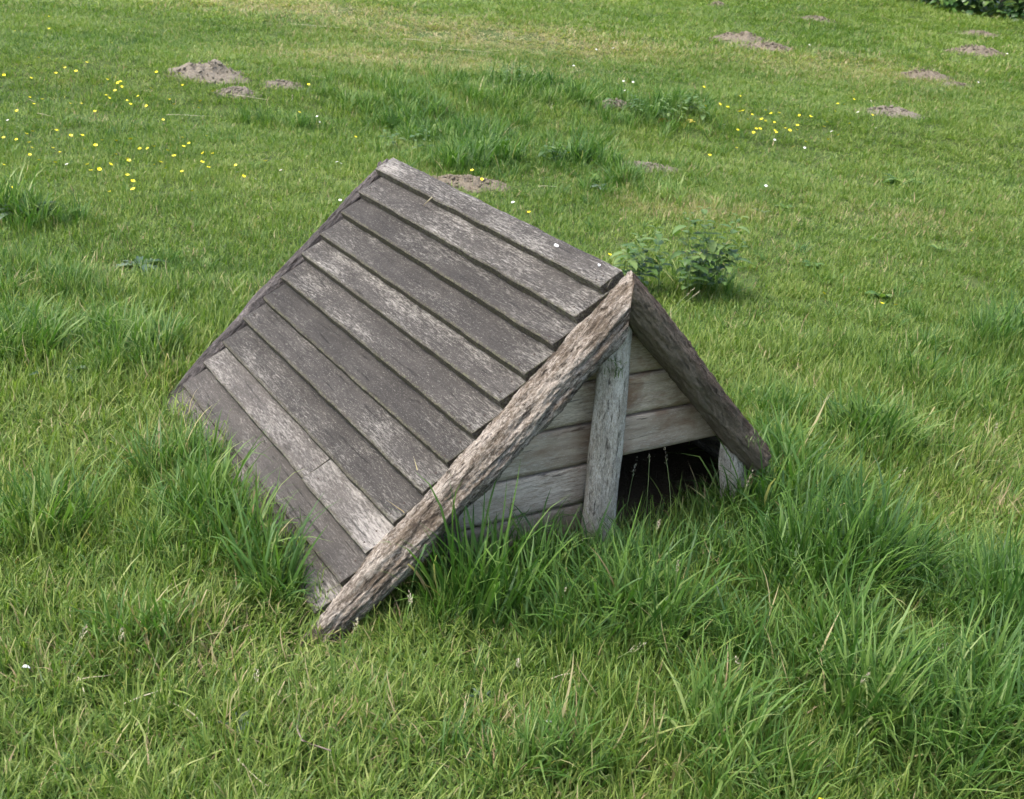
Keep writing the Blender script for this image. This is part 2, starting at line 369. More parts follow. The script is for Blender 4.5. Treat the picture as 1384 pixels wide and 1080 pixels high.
def scatter(name, coll, pts, rot, scl, idx, dry, hue, label, cat):
    me = bpy.data.meshes.new(name); me.vertices.add(len(pts)); me.vertices.foreach_set('co', np.asarray(pts, np.float32).ravel())
    for nm, v in (('rz', rot), ('sxy', scl[0]), ('sz', scl[1]), ('dry', dry), ('hue', hue), ('tx', scl[2]), ('ty', scl[3])): fattr(me, nm, v)
    a = me.attributes.new('idx', 'INT', 'POINT'); a.data.foreach_set('value', np.asarray(idx, np.int32))
    o = bpy.data.objects.new(name, me); COL.objects.link(o); tag(o, label, cat, kind='stuff')
    ng = bpy.data.node_groups.new(name, 'GeometryNodeTree')
    ng.interface.new_socket('Geometry', in_out='INPUT', socket_type='NodeSocketGeometry'); ng.interface.new_socket('Geometry', in_out='OUTPUT', socket_type='NodeSocketGeometry')
    A = lambda k: ng.nodes.new(k)
    gi, go = A('NodeGroupInput'), A('NodeGroupOutput'); iop = A('GeometryNodeInstanceOnPoints')
    ci = A('GeometryNodeCollectionInfo'); ci.inputs[0].default_value = coll; ci.inputs['Separate Children'].default_value = True; ci.inputs['Reset Children'].default_value = True
    def na(n, t='FLOAT'):
        x = A('GeometryNodeInputNamedAttribute'); x.data_type = t; x.inputs[0].default_value = n; return x.outputs[0]
    l = ng.links.new
    l(gi.outputs[0], iop.inputs['Points']); l(ci.outputs[0], iop.inputs['Instance']); iop.inputs['Pick Instance'].default_value = True
    l(na('idx', 'INT'), iop.inputs['Instance Index'])
    cr = A('ShaderNodeCombineXYZ'); l(na('tx'), cr.inputs[0]); l(na('ty'), cr.inputs[1]); l(na('rz'), cr.inputs[2]); l(cr.outputs[0], iop.inputs['Rotation'])
    cs = A('ShaderNodeCombineXYZ'); s1 = na('sxy'); l(s1, cs.inputs[0]); l(s1, cs.inputs[1]); l(na('sz'), cs.inputs[2]); l(cs.outputs[0], iop.inputs['Scale'])
    l(iop.outputs[0], go.inputs[0])
    md = o.modifiers.new('scatter', 'NODES'); md.node_group = ng
    return o

NS, NL = 8, 8
shorts = src('short_tufts', [tuft('tuft_short', M['lawn'], 36, .06, (.03, .105, .06), (.0022, .0046), (.25, 1.5), (-.2, 1.5), 4, 100 + i, 1) for i in range(NS)])
fars = src('far_tufts', [tuft('tuft_far', M['lawn'], 46, .09, (.02, .06, .035), (.003, .0055), (.3, 1.45), (-.1, 1.2), 2, 200 + i, 4) for i in range(NS)])
longs = src('long_tufts', [tuft('tuft_long', M['long'], 20, .045, (.09, .28, .19), (.004, .0088), (.05, .65), (.2, 1.9), 6, 300 + i) for i in range(NL)])

def env(x, y):
    H = blob(TALL, x, y); n = fnoise(x * 2.3, y * 2.3, 11); n2 = fnoise(x * .7, y * .7, 23)
    D = blob(DRY, x, y) * np.where(y < 5, .5, 1.35) + np.clip((fnoise(x * 1.7, y * 1.7, 31) - .62) * .4, 0, .18) + .010
    hue = .41 + 1.05 * (fnoise(x * 1.1, y * 1.1, 41) - .5) + .5 * (fnoise(x * 5, y * 5, 47) - .5) + .25 * (D > .3)
    return H, n, n2, D, hue
# short sward
bands = [(.5, 2.6, 820, shorts, 1.05, 'near'), (2.6, 4.6, 600, shorts, 1.1, 'near'), (4.6, 7.5, 420, fars, .9, 'far'), (7.5, 12, 240, fars, 1.15, 'far'), (12, 24, 110, fars, 1.8, 'far')]
acc = {'near': [], 'far': []}
for y0, y1, dn, cl, sc, kk in bands:
    x, y = sample(y0, y1, dn); k = clear(x, y, -.03); x, y = x[k], y[k]
    H, n, n2, D, hue = env(x, y)
    k = rng.random(len(x)) < np.clip(1.25 - .8 * (D - .25), .35, 1) * np.where(H > 14, .6, 1) * np.clip(1.5 * fnoise(x * 8, y * 8, 91) + .25, .3, 1); x, y, H, n, n2, D, hue = (q[k] for q in (x, y, H, n, n2, D, hue))
    sz = sc**.5 * (.55 + .95 * n + .35 * n2) * (1 + np.clip(H, 0, 10) * .05) * np.clip(1.2 - D, .5, 1); m = len(x)
    far = np.clip((y - 4) / 6, 0, 1); sz *= (1 - .2 * far)
    acc[kk].append((np.stack([x, y, tz(x, y)], 1), rng.uniform(0, 6.283, m), sc * rng.uniform(.8, 1.2, m), sz * rng.uniform(.75, 1.25, m), rng.integers(0, NS, m), np.clip(D + rng.normal(0, .06, m), 0, .85), np.clip(hue + rng.normal(0, .12, m), 0, 1)))
def cat(l): return [np.concatenate([a[i] for a in l]) for i in range(7)]
for kk, cl, nm, lb in (('near', shorts, 'lawn_grass', 'short uneven green lawn grass around the wooden shelter'), ('far', fars, 'distant_lawn_grass', 'short mown grass far beyond the shelter with dry patches')):
    p, rz, s1, s2, ix, dr, hu = cat(acc[kk]); m = len(rz)
    scatter(nm, cl, p, rz, (s1, s2, rng.normal(0, .12, m), rng.normal(0, .12, m)), ix, dr, hu, lb, 'grass')
# long grass
L = []
for y0, y1, dn, sc in ((.6, 3.0, 620, 1.0), (3.0, 5.0, 420, 1.05), (5, 12, 190, 1.25)):
    x, y = sample(y0, y1, dn); k = clear(x, y, 0.0); x, y = x[k], y[k]
    H, n, n2, D, hue = env(x, y)
    hx, hy = w2hut(x, y)
    cl = fnoise(x * 6, y * 6, 71)
    Hh = H * (.55 + .9 * cl) + np.where(cl > .60, 6.5 * n, 0)
    pr = np.clip((Hh - 4.0) / 7, 0, 1); pr = np.maximum(pr, .02)
    k = rng.random(len(x)) < pr; x, y, H, Hh, D, hue = (q[k] for q in (x, y, H, Hh, D, hue)); m = len(x)
    Hh = np.maximum(Hh, 5)
    L.append((np.stack([x, y, tz(x, y)], 1), rng.uniform(0, 6.283, m), sc * rng.uniform(.7, 1.1, m) * np.clip(Hh / 15, .55, 1.15), Hh / 15.5 * rng.uniform(.7, 1.25, m), rng.integers(0, NL, m), np.clip(D * .35 + rng.normal(0, .03, m), 0.015, .6), np.clip(hue + .02 + rng.normal(0, .15, m), 0, 1)))
p, rz, s1, s2, ix, dr, hu = cat(L); m = len(rz)
scatter('long_grass', longs, p, rz, (s1, s2, rng.normal(0, .16, m), rng.normal(0, .16, m)), ix, dr, hu, 'long lush grass blades growing thickest before the open gable', 'long grass')
print('tufts', [len(a[0]) for a in acc['near'] + acc['far']], m)

def hash_n(s_): return sum(ord(c_) * (k_ + 3) for k_, c_ in enumerate(s_))
# ------------------------------------------------------------------ the shelter
TH = .7884; HH = .79626; S0 = .06007; DD = .09684; LL = 1.3044
hut = empty('animal_shelter', hut2w(0, 0), YAW)
tag(hut, 'low weathered wooden A-frame animal shelter with overlapping roof boards, standing in long grass', 'animal shelter')
def plank(name, L, W, T, mat, seed, nx=90, ny=9, warp=.004, rough=.0012, poly=None):
    """board in local coords: X along grain 0..L, Y across 0..W, Z top surface at 0"""
    r = random.Random(seed); o = seed * 3.17; Vv, lap = [], []
    e0, e1 = r.uniform(-.006, .006), r.uniform(-.006, .006); bow = r.uniform(-1, 1) * warp; cup = r.uniform(.3, 1) * .002; tw = r.uniform(-1, 1) * warp * .6
    ys = [0, .03, .1] + [i / (ny - 1) for i in range(1, ny - 1)] + [.92, .975, 1]; ys = sorted(set(round(q, 4) for q in ys)); ny = len(ys)
    xs = [0, .002, .006] + [i / (nx - 1) for i in range(1, nx - 1)] + [.994, .998, 1]; nx2 = len(xs)
    for side in (0, 1):
        for i, u in enumerate(xs):
            for j, v in enumerate(ys):
                x, y = u * L, v * W
                edge = min(y, W - y); end = min(x, L - x)
                n1 = mn.noise(Vector((x * 6 + o, y * 60, side * 9))) ; n2 = mn.noise(Vector((x * 22 + o, y * 160, side * 5 + 3)))
                z = (n1 * rough + n2 * rough * .6)
                z -= max(0, .004 - edge) * .55 + max(0, .003 - end) * .5
                we = mn.noise(Vector((x * 9 + o, (0 if v < .5 else 7), 1))) * .0032 + mn.noise(Vector((x * 40 + o, (0 if v < .5 else 7), 2))) * .0018
                yy = y + (we if v in (0, 1) or v < .04 or v > .97 else 0)
                xe = mn.noise(Vector((y * 60 + o, (0 if u < .5 else 5), 4))) * .0025
                xx = x + (xe + (e0 if u < .5 else e1) * (v - .5) if (u < .01 or u > .99) else 0)
                zz = (z if side == 0 else -T - z * .5) + bow * math.sin(u * 3.14) + cup * (4 * (v - .5)**2 - .5) + tw * (u - .5) * (v - .5)
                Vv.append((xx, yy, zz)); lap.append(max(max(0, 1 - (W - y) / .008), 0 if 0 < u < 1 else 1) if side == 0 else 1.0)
    Fc = []; A = lambda s, i, j: s * nx2 * ny + i * ny + j
    for i in range(nx2 - 1):
        for j in range(ny - 1):
            Fc.append((A(0, i, j), A(0, i + 1, j), A(0, i + 1, j + 1), A(0, i, j + 1))); Fc.append((A(1, i, j), A(1, i, j + 1), A(1, i + 1, j + 1), A(1, i + 1, j)))
        Fc.append((A(0, i, 0), A(1, i, 0), A(1, i + 1, 0), A(0, i + 1, 0))); Fc.append((A(0, i, ny - 1), A(0, i + 1, ny - 1), A(1, i + 1, ny - 1), A(1, i, ny - 1)))
    for j in range(ny - 1):
        Fc.append((A(0, 0, j), A(0, 0, j + 1), A(1, 0, j + 1), A(1, 0, j))); Fc.append((A(0, nx2 - 1, j), A(1, nx2 - 1, j), A(1, nx2 - 1, j + 1), A(0, nx2 - 1, j + 1)))
    ob = mesh_obj(name, Vv, Fc, mat, hut); fattr(ob.data, 'lap', lap)
    bm = bmesh.new(); bm.from_mesh(ob.data); bmesh.ops.recalc_face_normals(bm, faces=bm.faces)
    for e in bm.edges:
        if len(e.link_faces) == 2 and e.calc_face_angle(0) > .7: e.smooth = False
    bm.to_mesh(ob.data); bm.free()
    return ob
T = .028; TILT = math.atan(T / DD)
FE = [.0] * 12
FEND = [.004, .0, -.006, .0, .004, .0, .0, -.004, .004, .0, .0, .0]
BEND = [.02, .0, -.004, .0, .006, .0, -.004, .004, .0, -.004, .006, .02]
for side in (-1, 1):
    for i in range(12):
        s = S0 + i * DD + [0, .003, -.003, .002, -.004, .003, .0, -.003, .004, 0, .002, 0][i]; Wd = (.074 if side < 0 else .052) if i == 0 else .128
        # frame: grain dir X = +y(hut), across dir Y = down the slope (tilted), Z = X x Y
        X = Vector((0, 1, 0)); sl_a = TH - TILT                     # the clapboard lies flatter than the roof plane
        if side == -1:
            Y = Vector((-math.cos(sl_a), 0, -math.sin(sl_a))); Z = X.cross(Y)
            if Z.z < 0: Z = -Z
        else:
            Y = Vector((math.cos(sl_a), 0, -math.sin(sl_a))); Z = Vector((math.sin(sl_a), 0, math.cos(sl_a)))
        low = Vector((side * s * math.cos(TH), 0, HH - s * math.sin(TH)))
        segs = [(FEND[i], LL + BEND[i])]
        if side == -1 and i == 9: segs = [(0.0, .415), (.421, LL)]
        if side == 1: segs = [(FEND[(i * 5) % 12], LL + BEND[(i * 7) % 12])]
        for k, (ya, yb) in enumerate(segs):
            org = low - Y * Wd + X * ya
            if side == 1: org = org - Z * .010 if i == 0 else org
            if i == 9 and k == 0: org = org + Y * .006 + Z * .002
            mat = M['roof_low'] if (side == -1 and i >= 9) else M['roof']
            ob = plank('roof_board', yb - ya, Wd, T, mat, 10 + i + k * 40 + (60 if side == 1 else 0), nx=int(90 * (yb - ya) / 1.3) + 6, warp=.006)
            ob.matrix_local = Matrix(((X.x, Y.x, Z.x, org.x), (X.y, Y.y, Z.y, org.y), (X.z, Y.z, Z.z, org.z), (0, 0, 0, 1)))
            if side == -1 and i == 0: ob['label'] = 'narrow grey ridge board with white droppings on it'
            if side == -1 and i == 9: ob['label'] = 'short pale front length of a butt-jointed roof board' if k == 0 else 'pale rear length of a butt-jointed roof board'
            if side == -1 and i == 11: ob['label'] = 'lowest brownish roof board half sunk in the grass'

YF = -.058
nail_v = [(math.cos(a) * .0028, math.sin(a) * .0028, 0) for a in np.linspace(0, 2 * math.pi, 10, endpoint=False)]; nail_v += [(x * .7, y * .7, .0012) for x, y, z in nail_v]
nail_me = None
for ob in [o for o in hut.children if o.name.startswith('roof_board')]:
    xs_ = [v.co.x for v in ob.data.vertices]; ys_ = [v.co.y for v in ob.data.vertices]; r = random.Random(len(ob.name) + hash_n(ob.name))
    for (nx_, ny_) in ((.035, .55), (.032, .86), (max(xs_) - .04, .7)):
        x_, y_ = nx_ + r.uniform(-.01, .01), max(ys_) * (ny_ + r.uniform(-.06, .06))
        near = min(ob.data.vertices[:len(ob.data.vertices) // 2], key=lambda v: (v.co.x - x_)**2 + (v.co.y - y_)**2)
        if nail_me is None:
            n0 = mesh_obj('nail', nail_v, [(j, (j + 1) % 10, (j + 1) % 10 + 10, j + 10) for j in range(10)] + [tuple(range(10, 20))], M['nail'], ob); nail_me = n0.data
        else: n0 = bpy.data.objects.new('nail', nail_me); COL.objects.link(n0); n0.parent = ob
        n0.location = (x_, y_, near.co.z + .0003)

def log(name, p0, p1, rf, mat, seed, parent=hut, nr=64, nl=150, lump=.010, rid=.004, cutx=None, ck=.7, flat=(1, 1), bend=.012, xdir=None):
    """round timber from p0 to p1 (hut coords); rf(t) radius; cutx=(x, sign) trims it with a vertical cut"""
    p0, p1 = Vector(p0), Vector(p1); ax = p1 - p0; Ln = ax.length; z = ax.normalized()
    x = (xdir or Vector((0, -1, 0))); x = (x - z * x.dot(z)).normalized(); y = z.cross(x); o = seed * 5.3
    Vv = []
    for i in range(nl + 1):
        t = i / nl; cx = bend * math.sin(t * 3.1 + seed) * .6; cy = bend * math.sin(t * 4.3 + seed * 2) * .6
        for j in range(nr):
            a = j / nr * 2 * math.pi; r = rf(t); ca, sa = math.cos(a), math.sin(a); zz = t * Ln
            q = Vector((ca * 1.6 + o, sa * 1.6, zz * 7)); n1 = mn.noise(q)
            n2 = mn.noise(Vector((ca * 6 + o, sa * 6, zz * 12 + 4))); n3 = 1 - abs(mn.noise(Vector((ca * 13 + o, sa * 13, zz * 26 + 9)))) * 2
            n4 = mn.noise(Vector((ca * 28 + o, sa * 28, zz * 75)))
            r += n1 * lump + n2 * rid + n3 * rid * .55 + n4 * rid * .45
            Vv.append([ca * r * flat[0] + cx, sa * r * flat[1] + cy, zz])
    for end, zz in ((0, 0), (nl, Ln)):
        for j in range(nr):
            v = Vv[end * nr + j]; v[2] += mn.noise(Vector((v[0] * 60 + o, v[1] * 60, end))) * .006
    c0 = len(Vv); Vv.append([Vv[0][0] * 0, 0, .004]); Vv.append([0, 0, Ln - .004])
    Fc = [(i * nr + j, i * nr + (j + 1) % nr, (i + 1) * nr + (j + 1) % nr, (i + 1) * nr + j) for i in range(nl) for j in range(nr)]
    Fc += [(c0, (j + 1) % nr, j) for j in range(nr)] + [(c0 + 1, nl * nr + j, nl * nr + (j + 1) % nr) for j in range(nr)]
    Mx = Matrix(((x.x, y.x, z.x, p0.x), (x.y, y.y, z.y, p0.y), (x.z, y.z, z.z, p0.z), (0, 0, 0, 1)))
    if cutx:
        inv = Mx.inverted()
        for k, v in enumerate(Vv):
            h = Mx @ Vector(v); pl = cutx[0] + (ck * max(-.06, min(.05, h.y - YF)) if ck else 0); ex = (h.x - pl) * cutx[1]
            if ex > 0:
                h.x = pl + cutx[1] * .0008 * mn.noise(h * 60)
                h.z -= ex * .9 if h.z > .73 else 0
                Vv[k] = list(inv @ h)
    ob = mesh_obj(name, Vv, Fc, mat, parent); ob.matrix_local = Mx
    return ob
def lrad(t):     # thick at the apex, swollen then rotted thin at the foot
    return .0465 + .002 * math.sin(t * 9) + .003 * math.exp(-((t - .68) / .07)**2) - (max(0, t - .70) / .30)**1.0 * .033

lf = log('rafter_log', (.05, YF, .768), (-.90, YF, -.130), lrad, M['log'], 1, cutx=(.008, 1), lump=.010, rid=.0065, nl=300, nr=96, bend=.007)
lf['label'] = 'pale fibrous round log sloping down to the left of the open gable'
scv = [(math.cos(a) * .0045, math.sin(a) * .0045, 0) for a in np.linspace(0, 2 * math.pi, 12, endpoint=False)]; scv += [(x * .8, y * .8, .002) for x, y, z in scv] + [(x * .3, y * .3, .0006) for x, y, z in scv]
scf = [(j + k * 12, (j + 1) % 12 + k * 12, (j + 1) % 12 + k * 12 + 12, j + k * 12 + 12) for k in (0, 1) for j in range(12)] + [tuple(range(24, 36))]
sc = mesh_obj('screw', scv, scf, M['screw'], lf); 
sc.matrix_local = lf.matrix_local.inverted() @ (Matrix.Translation((-.055, YF - .050, .712)) @ Matrix.Rotation(math.radians(80), 4, 'X'))
rg = log('rafter_log', (-.04, YF + .004, .7835), (.572, YF + .004, .171), lambda t: .0445 + .002 * math.sin(t * 7 + 1) + .006 * max(0, t - .6) - .02 * max(0, (t - .975) / .025)**2, M['log_dark'], 2, cutx=(.0085, -1), lump=.007, rid=.0045, nl=200, nr=72, xdir=Vector((-.6, -.5, -.6)))
rg['label'] = 'dark brown bark log sloping down to the right of the open gable'
for sgn, sd in ((-1, 3), (1, 4)):
    q = log('rafter_log', (sgn * -.03, LL + .036, .757), (sgn * .81, LL + .036, -.065), lambda t: .030 - .004 * t, M['log_grey'], sd, cutx=(-sgn * .012, -sgn), ck=0, lump=.008, rid=.004, nl=120, nr=48)
    q['label'] = 'split grey log along the rear edge of the roof'
po = log('door_post', (.022, -.048, -.06), (-.014, -.04, .665), lambda t: .051 + .002 * math.sin(t * 5) - .004 * t, M['post'], 5, lump=.004, rid=.0012, flat=(.62, 1.0), nl=170, bend=.006, xdir=Vector((0, -1, 0)))
po['label'] = 'silver grey cracked upright post left of the dark doorway'
sp_ = log('short_post', (.535, -.035, -.06), (.465, -.03, .262), lambda t: .043 - .012 * max(0, t - .75) * 4, M['post'], 6, lump=.008, rid=.003, flat=(.6, 1), nl=80, nr=48, bend=.004)
sp_['label'] = 'short leaning stub post right of the dark doorway'
s2_ = log('short_post', (-.44, -.0, -.05), (-.44, .0, .235), lambda t: .040, M['log_dark'], 7, lump=.008, rid=.003, flat=(.6, 1), nl=60, nr=40)
s2_['label'] = 'short brown stub post hidden behind the left log'

def gboard(x0, x1, z0, z1, y, seed, th=.02, label=None):
    """horizontal gable board trimmed to the roof slope; local X along, Y down, Z out"""
    zt = lambda x: .735 - abs(x) * 1.0
    r = random.Random(seed); o = seed * 2.7; nx, ny = 60, 8; Vv, lap = [], []
    for side in (0, 1):
        for i in range(nx + 1):
            for j in range(ny + 1):
                v = j / ny; z = z0 + (z1 - z0) * v
                lim = .735 - z; a = max(x0, -lim); b = min(x1, lim); x = a + (b - a) * i / nx
                n = mn.noise(Vector((x * 7 + o, z * 90, side))) * .0012 + mn.noise(Vector((x * 30, z * 220 + o, side))) * .0006
                e = min(z - z0, z1 - z); yy = -n + max(0, .003 - e) * .8
                zz = z + (mn.noise(Vector((x * 5 + o, 0, 3))) * .0022 if v in (0, 1) else 0) * (1 if v == 0 else .4)
                if v == 1: zz -= .0022
                if v == 0: zz += .001
                Vv.append((x, (yy if side == 0 else th), zz)); lap.append(0)
    Fc = []; A = lambda s, i, j: s * (nx + 1) * (ny + 1) + i * (ny + 1) + j
    for i in range(nx):
        for j in range(ny):
            Fc.append((A(0, i, j), A(0, i + 1, j), A(0, i + 1, j + 1), A(0, i, j + 1))); Fc.append((A(1, i, j), A(1, i, j + 1), A(1, i + 1, j + 1), A(1, i + 1, j)))
        Fc.append((A(0, i, 0), A(1, i, 0), A(1, i + 1, 0), A(0, i + 1, 0))); Fc.append((A(0, i, ny), A(0, i + 1, ny), A(1, i + 1, ny), A(1, i, ny)))
    for j in range(ny):
        Fc.append((A(0, 0, j), A(0, 0, j + 1), A(1, 0, j + 1), A(1, 0, j))); Fc.append((A(0, nx, j), A(1, nx, j), A(1, nx, j + 1), A(0, nx, j + 1)))
    ob = mesh_obj('gable_board', Vv, Fc, M['gable'], hut, smooth=False); fattr(ob.data, 'lap', lap); ob.location = (0, y, 0)
    bm = bmesh.new(); bm.from_mesh(ob.data); bmesh.ops.recalc_face_normals(bm, faces=bm.faces)
    for f in bm.faces: f.smooth = abs(f.normal.y) > .6
    bm.to_mesh(ob.data); bm.free()
    if label: ob['label'] = label
for k, (z0, z1) in enumerate(((.243, .362), (.3655, .485), (.4885, .60), (.6035, .715))): gboard(-.7, .7, z0, z1, .018 + .002 * (k % 2), 50 + k)
for k, (z0, z1) in enumerate(((-.03, .118), (.1215, .2395))): gboard(-.7, .0, z0, z1, .02 - .002 * k, 60 + k)
for k in range(6): gboard(-.72, .72, -.03 + k * .1225, .089 + k * .1225, LL + .005, 70 + k)

# a dry twig caught under the ridge board, droppings on the boards
def tube(name, pts, r, mat, parent=None, seg=6, link=True, tone=.5):
    Vv, Fc = [], []; n = len(pts)
    for i, p in enumerate(pts):
        p = Vector(p); d = (Vector(pts[min(i + 1, n - 1)]) - Vector(pts[max(i - 1, 0)])).normalized(); a = d.orthogonal().normalized(); b = d.cross(a); rr = r[i] if isinstance(r, (list, tuple)) else r
        for j in range(seg): Vv.append(p + (a * math.cos(j * 6.283 / seg) + b * math.sin(j * 6.283 / seg)) * rr)
    for i in range(n - 1):
        for j in range(seg): Fc.append((i * seg + j, i * seg + (j + 1) % seg, (i + 1) * seg + (j + 1) % seg, (i + 1) * seg + j))
    Fc += [tuple(range(seg))[::-1], tuple(range((n - 1) * seg, n * seg))]
    o = mesh_obj(name, Vv, Fc, mat, parent); fattr(o.data, 'tone', [tone] * len(Vv)); return o
def roofpt(s, y, n=0.0, side=-1):
    """a spot on the roof face: s down the slope, y along the ridge, n above the boards"""
    return hut2w(side * (s * math.cos(TH)) + side * n * math.sin(TH), y, HH - s * math.sin(TH) + n * math.cos(TH))
tw = tube('twig', [roofpt(.058, .905, .004), roofpt(.075, .915, .0), roofpt(.092, .93, -.008)], [.002, .0017, .001], M['straw'], tone=.1)
tag(tw, 'small brown dry twig hanging over the edge of the ridge board', 'twig')
def splat(loc, nrm, r, seed, label, asp=2.2):
    rr = random.Random(seed); n = nrm.normalized(); a = (hut2w(0, 1) - hut2w(0, 0)).normalized(); b = n.cross(a); Vv = [loc + n * .0035]; k = 18
    for ring, (q, h) in enumerate(((.55, .003), (1, -.0015))):
        for j in range(k):
            t = j * 6.283 / k; w_ = r * q * (1 + .35 * mn.noise(Vector((math.cos(t) * 2, math.sin(t) * 2, seed)))); Vv.append(loc + a * math.cos(t) * w_ * asp + b * math.sin(t) * w_ + n * h)
    Fc = [(0, 1 + j, 1 + (j + 1) % k) for j in range(k)] + [(1 + j, 1 + k + j, 1 + k + (j + 1) % k, 1 + (j + 1) % k) for j in range(k)]
    o = mesh_obj('bird_dropping', Vv, Fc, M['drop']); tag(o, label, 'bird dropping'); return o
NR = hut2w(-math.sin(TH), 0) - hut2w(0, 0); NR.z = math.cos(TH)
splat(roofpt(.012, .27, -.010), NR, .0045, 1, 'long white bird dropping on the ridge board, the one farther from the log')
splat(roofpt(.008, .075, -.010), NR, .0035, 2, 'small white bird dropping at the front end of the ridge board', 1.3)

# ------------------------------------------------------------------ molehills and bare soil
def molehill(c, rx, ry, h, seed, label, mat, group='molehills on the lawn', name='molehill'):
    n, k = 30, 56; Vv = []; o = seed * 7.1
    for i in range(n + 1):
        q = i / n
        for j in range(k):
            a = j / k * 2 * math.pi; ca, sa = math.cos(a), math.sin(a)
            e = 1 + .28 * mn.noise(Vector((ca * 1.4 + o, sa * 1.4, 0))) + .12 * mn.noise(Vector((ca * 5 + o, sa * 5, 2)))
            x, y = c.x + ca * rx * q * e, c.y + sa * ry * q * e
            z = .75 * h * (math.cos(q * math.pi) * .5 + .5)**.7 * (1 + .9 * mn.noise(Vector((x * 8 + o, y * 8, 0))))
            z += (1 - q**4) * (.020 * mn.noise(Vector((x * 22, y * 22, o))) + .010 * mn.noise(Vector((x * 60, y * 60, o)))) - .008 * (q > .97) + .006
            Vv.append((x - c.x, y - c.y, float(tz(x, y)) - c.z + z))
    Fc = [(i * k + j, i * k + (j + 1) % k, (i + 1) * k + (j + 1) % k, (i + 1) * k + j) for i in range(n) for j in range(k)]
    r = random.Random(seed)
    for m_ in range(240):                                           # crumbs
        a = r.uniform(0, 6.283); q = math.sqrt(r.random()) * 1.12; x, y = ca_ = (math.cos(a) * rx * q, math.sin(a) * ry * q); s = r.triangular(.003, .018, .005)
        zz = float(tz(c.x + x, c.y + y)) - c.z + h * max(0, math.cos(min(q, 1) * math.pi) * .5 + .5)**.8 + .006; b0 = len(Vv)
        for d in ((1, 0, 0), (-1, 0, 0), (0, 1, 0), (0, -1, 0), (0, 0, 1), (0, 0, -1)): Vv.append((x + d[0] * s * r.uniform(.6, 1.3), y + d[1] * s * r.uniform(.6, 1.3), zz + d[2] * s))
        for f in ((0, 2, 4), (2, 1, 4), (1, 3, 4), (3, 0, 4), (2, 0, 5), (1, 2, 5), (3, 1, 5), (0, 3, 5)): Fc.append(tuple(b0 + q_ for q_ in f))
    ob = mesh_obj(name, Vv, Fc, mat); ob.location = c; tag(ob, label, 'molehill' if name == 'molehill' else 'bare soil', group)
HL = ['large crumbly grey-brown molehill among buttercups on the left of the lawn', 'low soil lobe spilling from the right foot of the large left molehill', 'flat little molehill just right of the large left one',
      'small grey molehill half hidden by dark weeds behind the ridge', 'broad pale molehill high on the lawn, the widest of the far ones', 'pale soil spill at the right side of the widest far molehill', 'thin flat molehill just beyond and right of the widest far one',
      'tiny far molehill at the upper edge of the lawn, left of the hedge', 'low far molehill nearest to the hedge', 'pale rounded molehill on the far right, second from the hedge', 'pale molehill on the right slope with a short soil tail', 'thin tail of soil right of the pale slope molehill',
      'low grey molehill beside the right-hand buttercup drift', 'flattened grey soil patch with dead grass behind the nettles', 'bare brown soil patch just behind the ridge of the shelter']
for i, (c, rx, ry, h) in enumerate(HP): molehill(c, rx, ry, h, i + 1, HL[i], M['soil_grey'] if i in (0, 1, 2, 3, 12, 13) else M['soil'])

# ------------------------------------------------------------------ flowers
def flower(name, petals, pr, mat_i, h, seed):
    r = random.Random(seed); Vv, Fc, mi = [], [], []
    top = Vector((r.uniform(-.01, .01), r.uniform(-.01, .01), h)); 
    for i, p in enumerate((Vector((0, 0, 0)), top * .5 + Vector((.003, .002, 0)), top)):
        for j in range(4): Vv.append(p + Vector((math.cos(j * 1.57), math.sin(j * 1.57), 0)) * .0009)
    for i in range(2):
        for j in range(4): Fc.append((i * 4 + j, i * 4 + (j + 1) % 4, i * 4 + 4 + (j + 1) % 4, i * 4 + 4 + j)); mi.append(0)
    cup = .55 if name == 'buttercup' else .12; tl = Matrix.Rotation(r.uniform(-.5, .5), 3, 'X') @ Matrix.Rotation(r.uniform(-.5, .5), 3, 'Y')
    for k in range(petals):
        a = k / petals * 6.283; d = Vector((math.cos(a), math.sin(a), 0)); s = Vector((-math.sin(a), math.cos(a), 0)); wv = pr * (3.0 / petals if petals < 8 else 2.6 / petals)
        b = len(Vv); pts = [(0, 0, 0), (.45, -.8, cup * .5), (.95, -.65, cup), (1.08, 0, cup * 1.05), (.95, .65, cup), (.45, .8, cup * .5)]
        for (u, v, z) in pts: Vv.append(top + tl @ (d * u * pr + s * v * wv + Vector((0, 0, z * pr))))
        Fc.append(tuple(range(b, b + 6))); mi.append(1)
    b = len(Vv); er = pr * .33; Vv.append(top + tl @ Vector((0, 0, er * .7)))
    for j in range(8): Vv.append(top + tl @ Vector((math.cos(j * .785) * er, math.sin(j * .785) * er, .0012)))
    for j in range(8): Fc.append((b, b + 1 + j, b + 1 + (j + 1) % 8)); mi.append(2)
    me = bpy.data.meshes.new(name); me.from_pydata([tuple(v) for v in Vv], [], Fc)
    for m_ in (M['stalk'], M[mat_i], M['eye']): me.materials.append(m_)
    me.polygons.foreach_set('material_index', mi); fattr(me, 'tone', [.4] * len(Vv)); return me
BUT = [flower('buttercup', 5, .0098, 'yellow', h_, i) for i, h_ in enumerate((.10, .115, .095, .13, .105))]
DAI = [flower('daisy', 13, .0088, 'white', h_, i + 9) for i, h_ in enumerate((.075, .085, .07))]
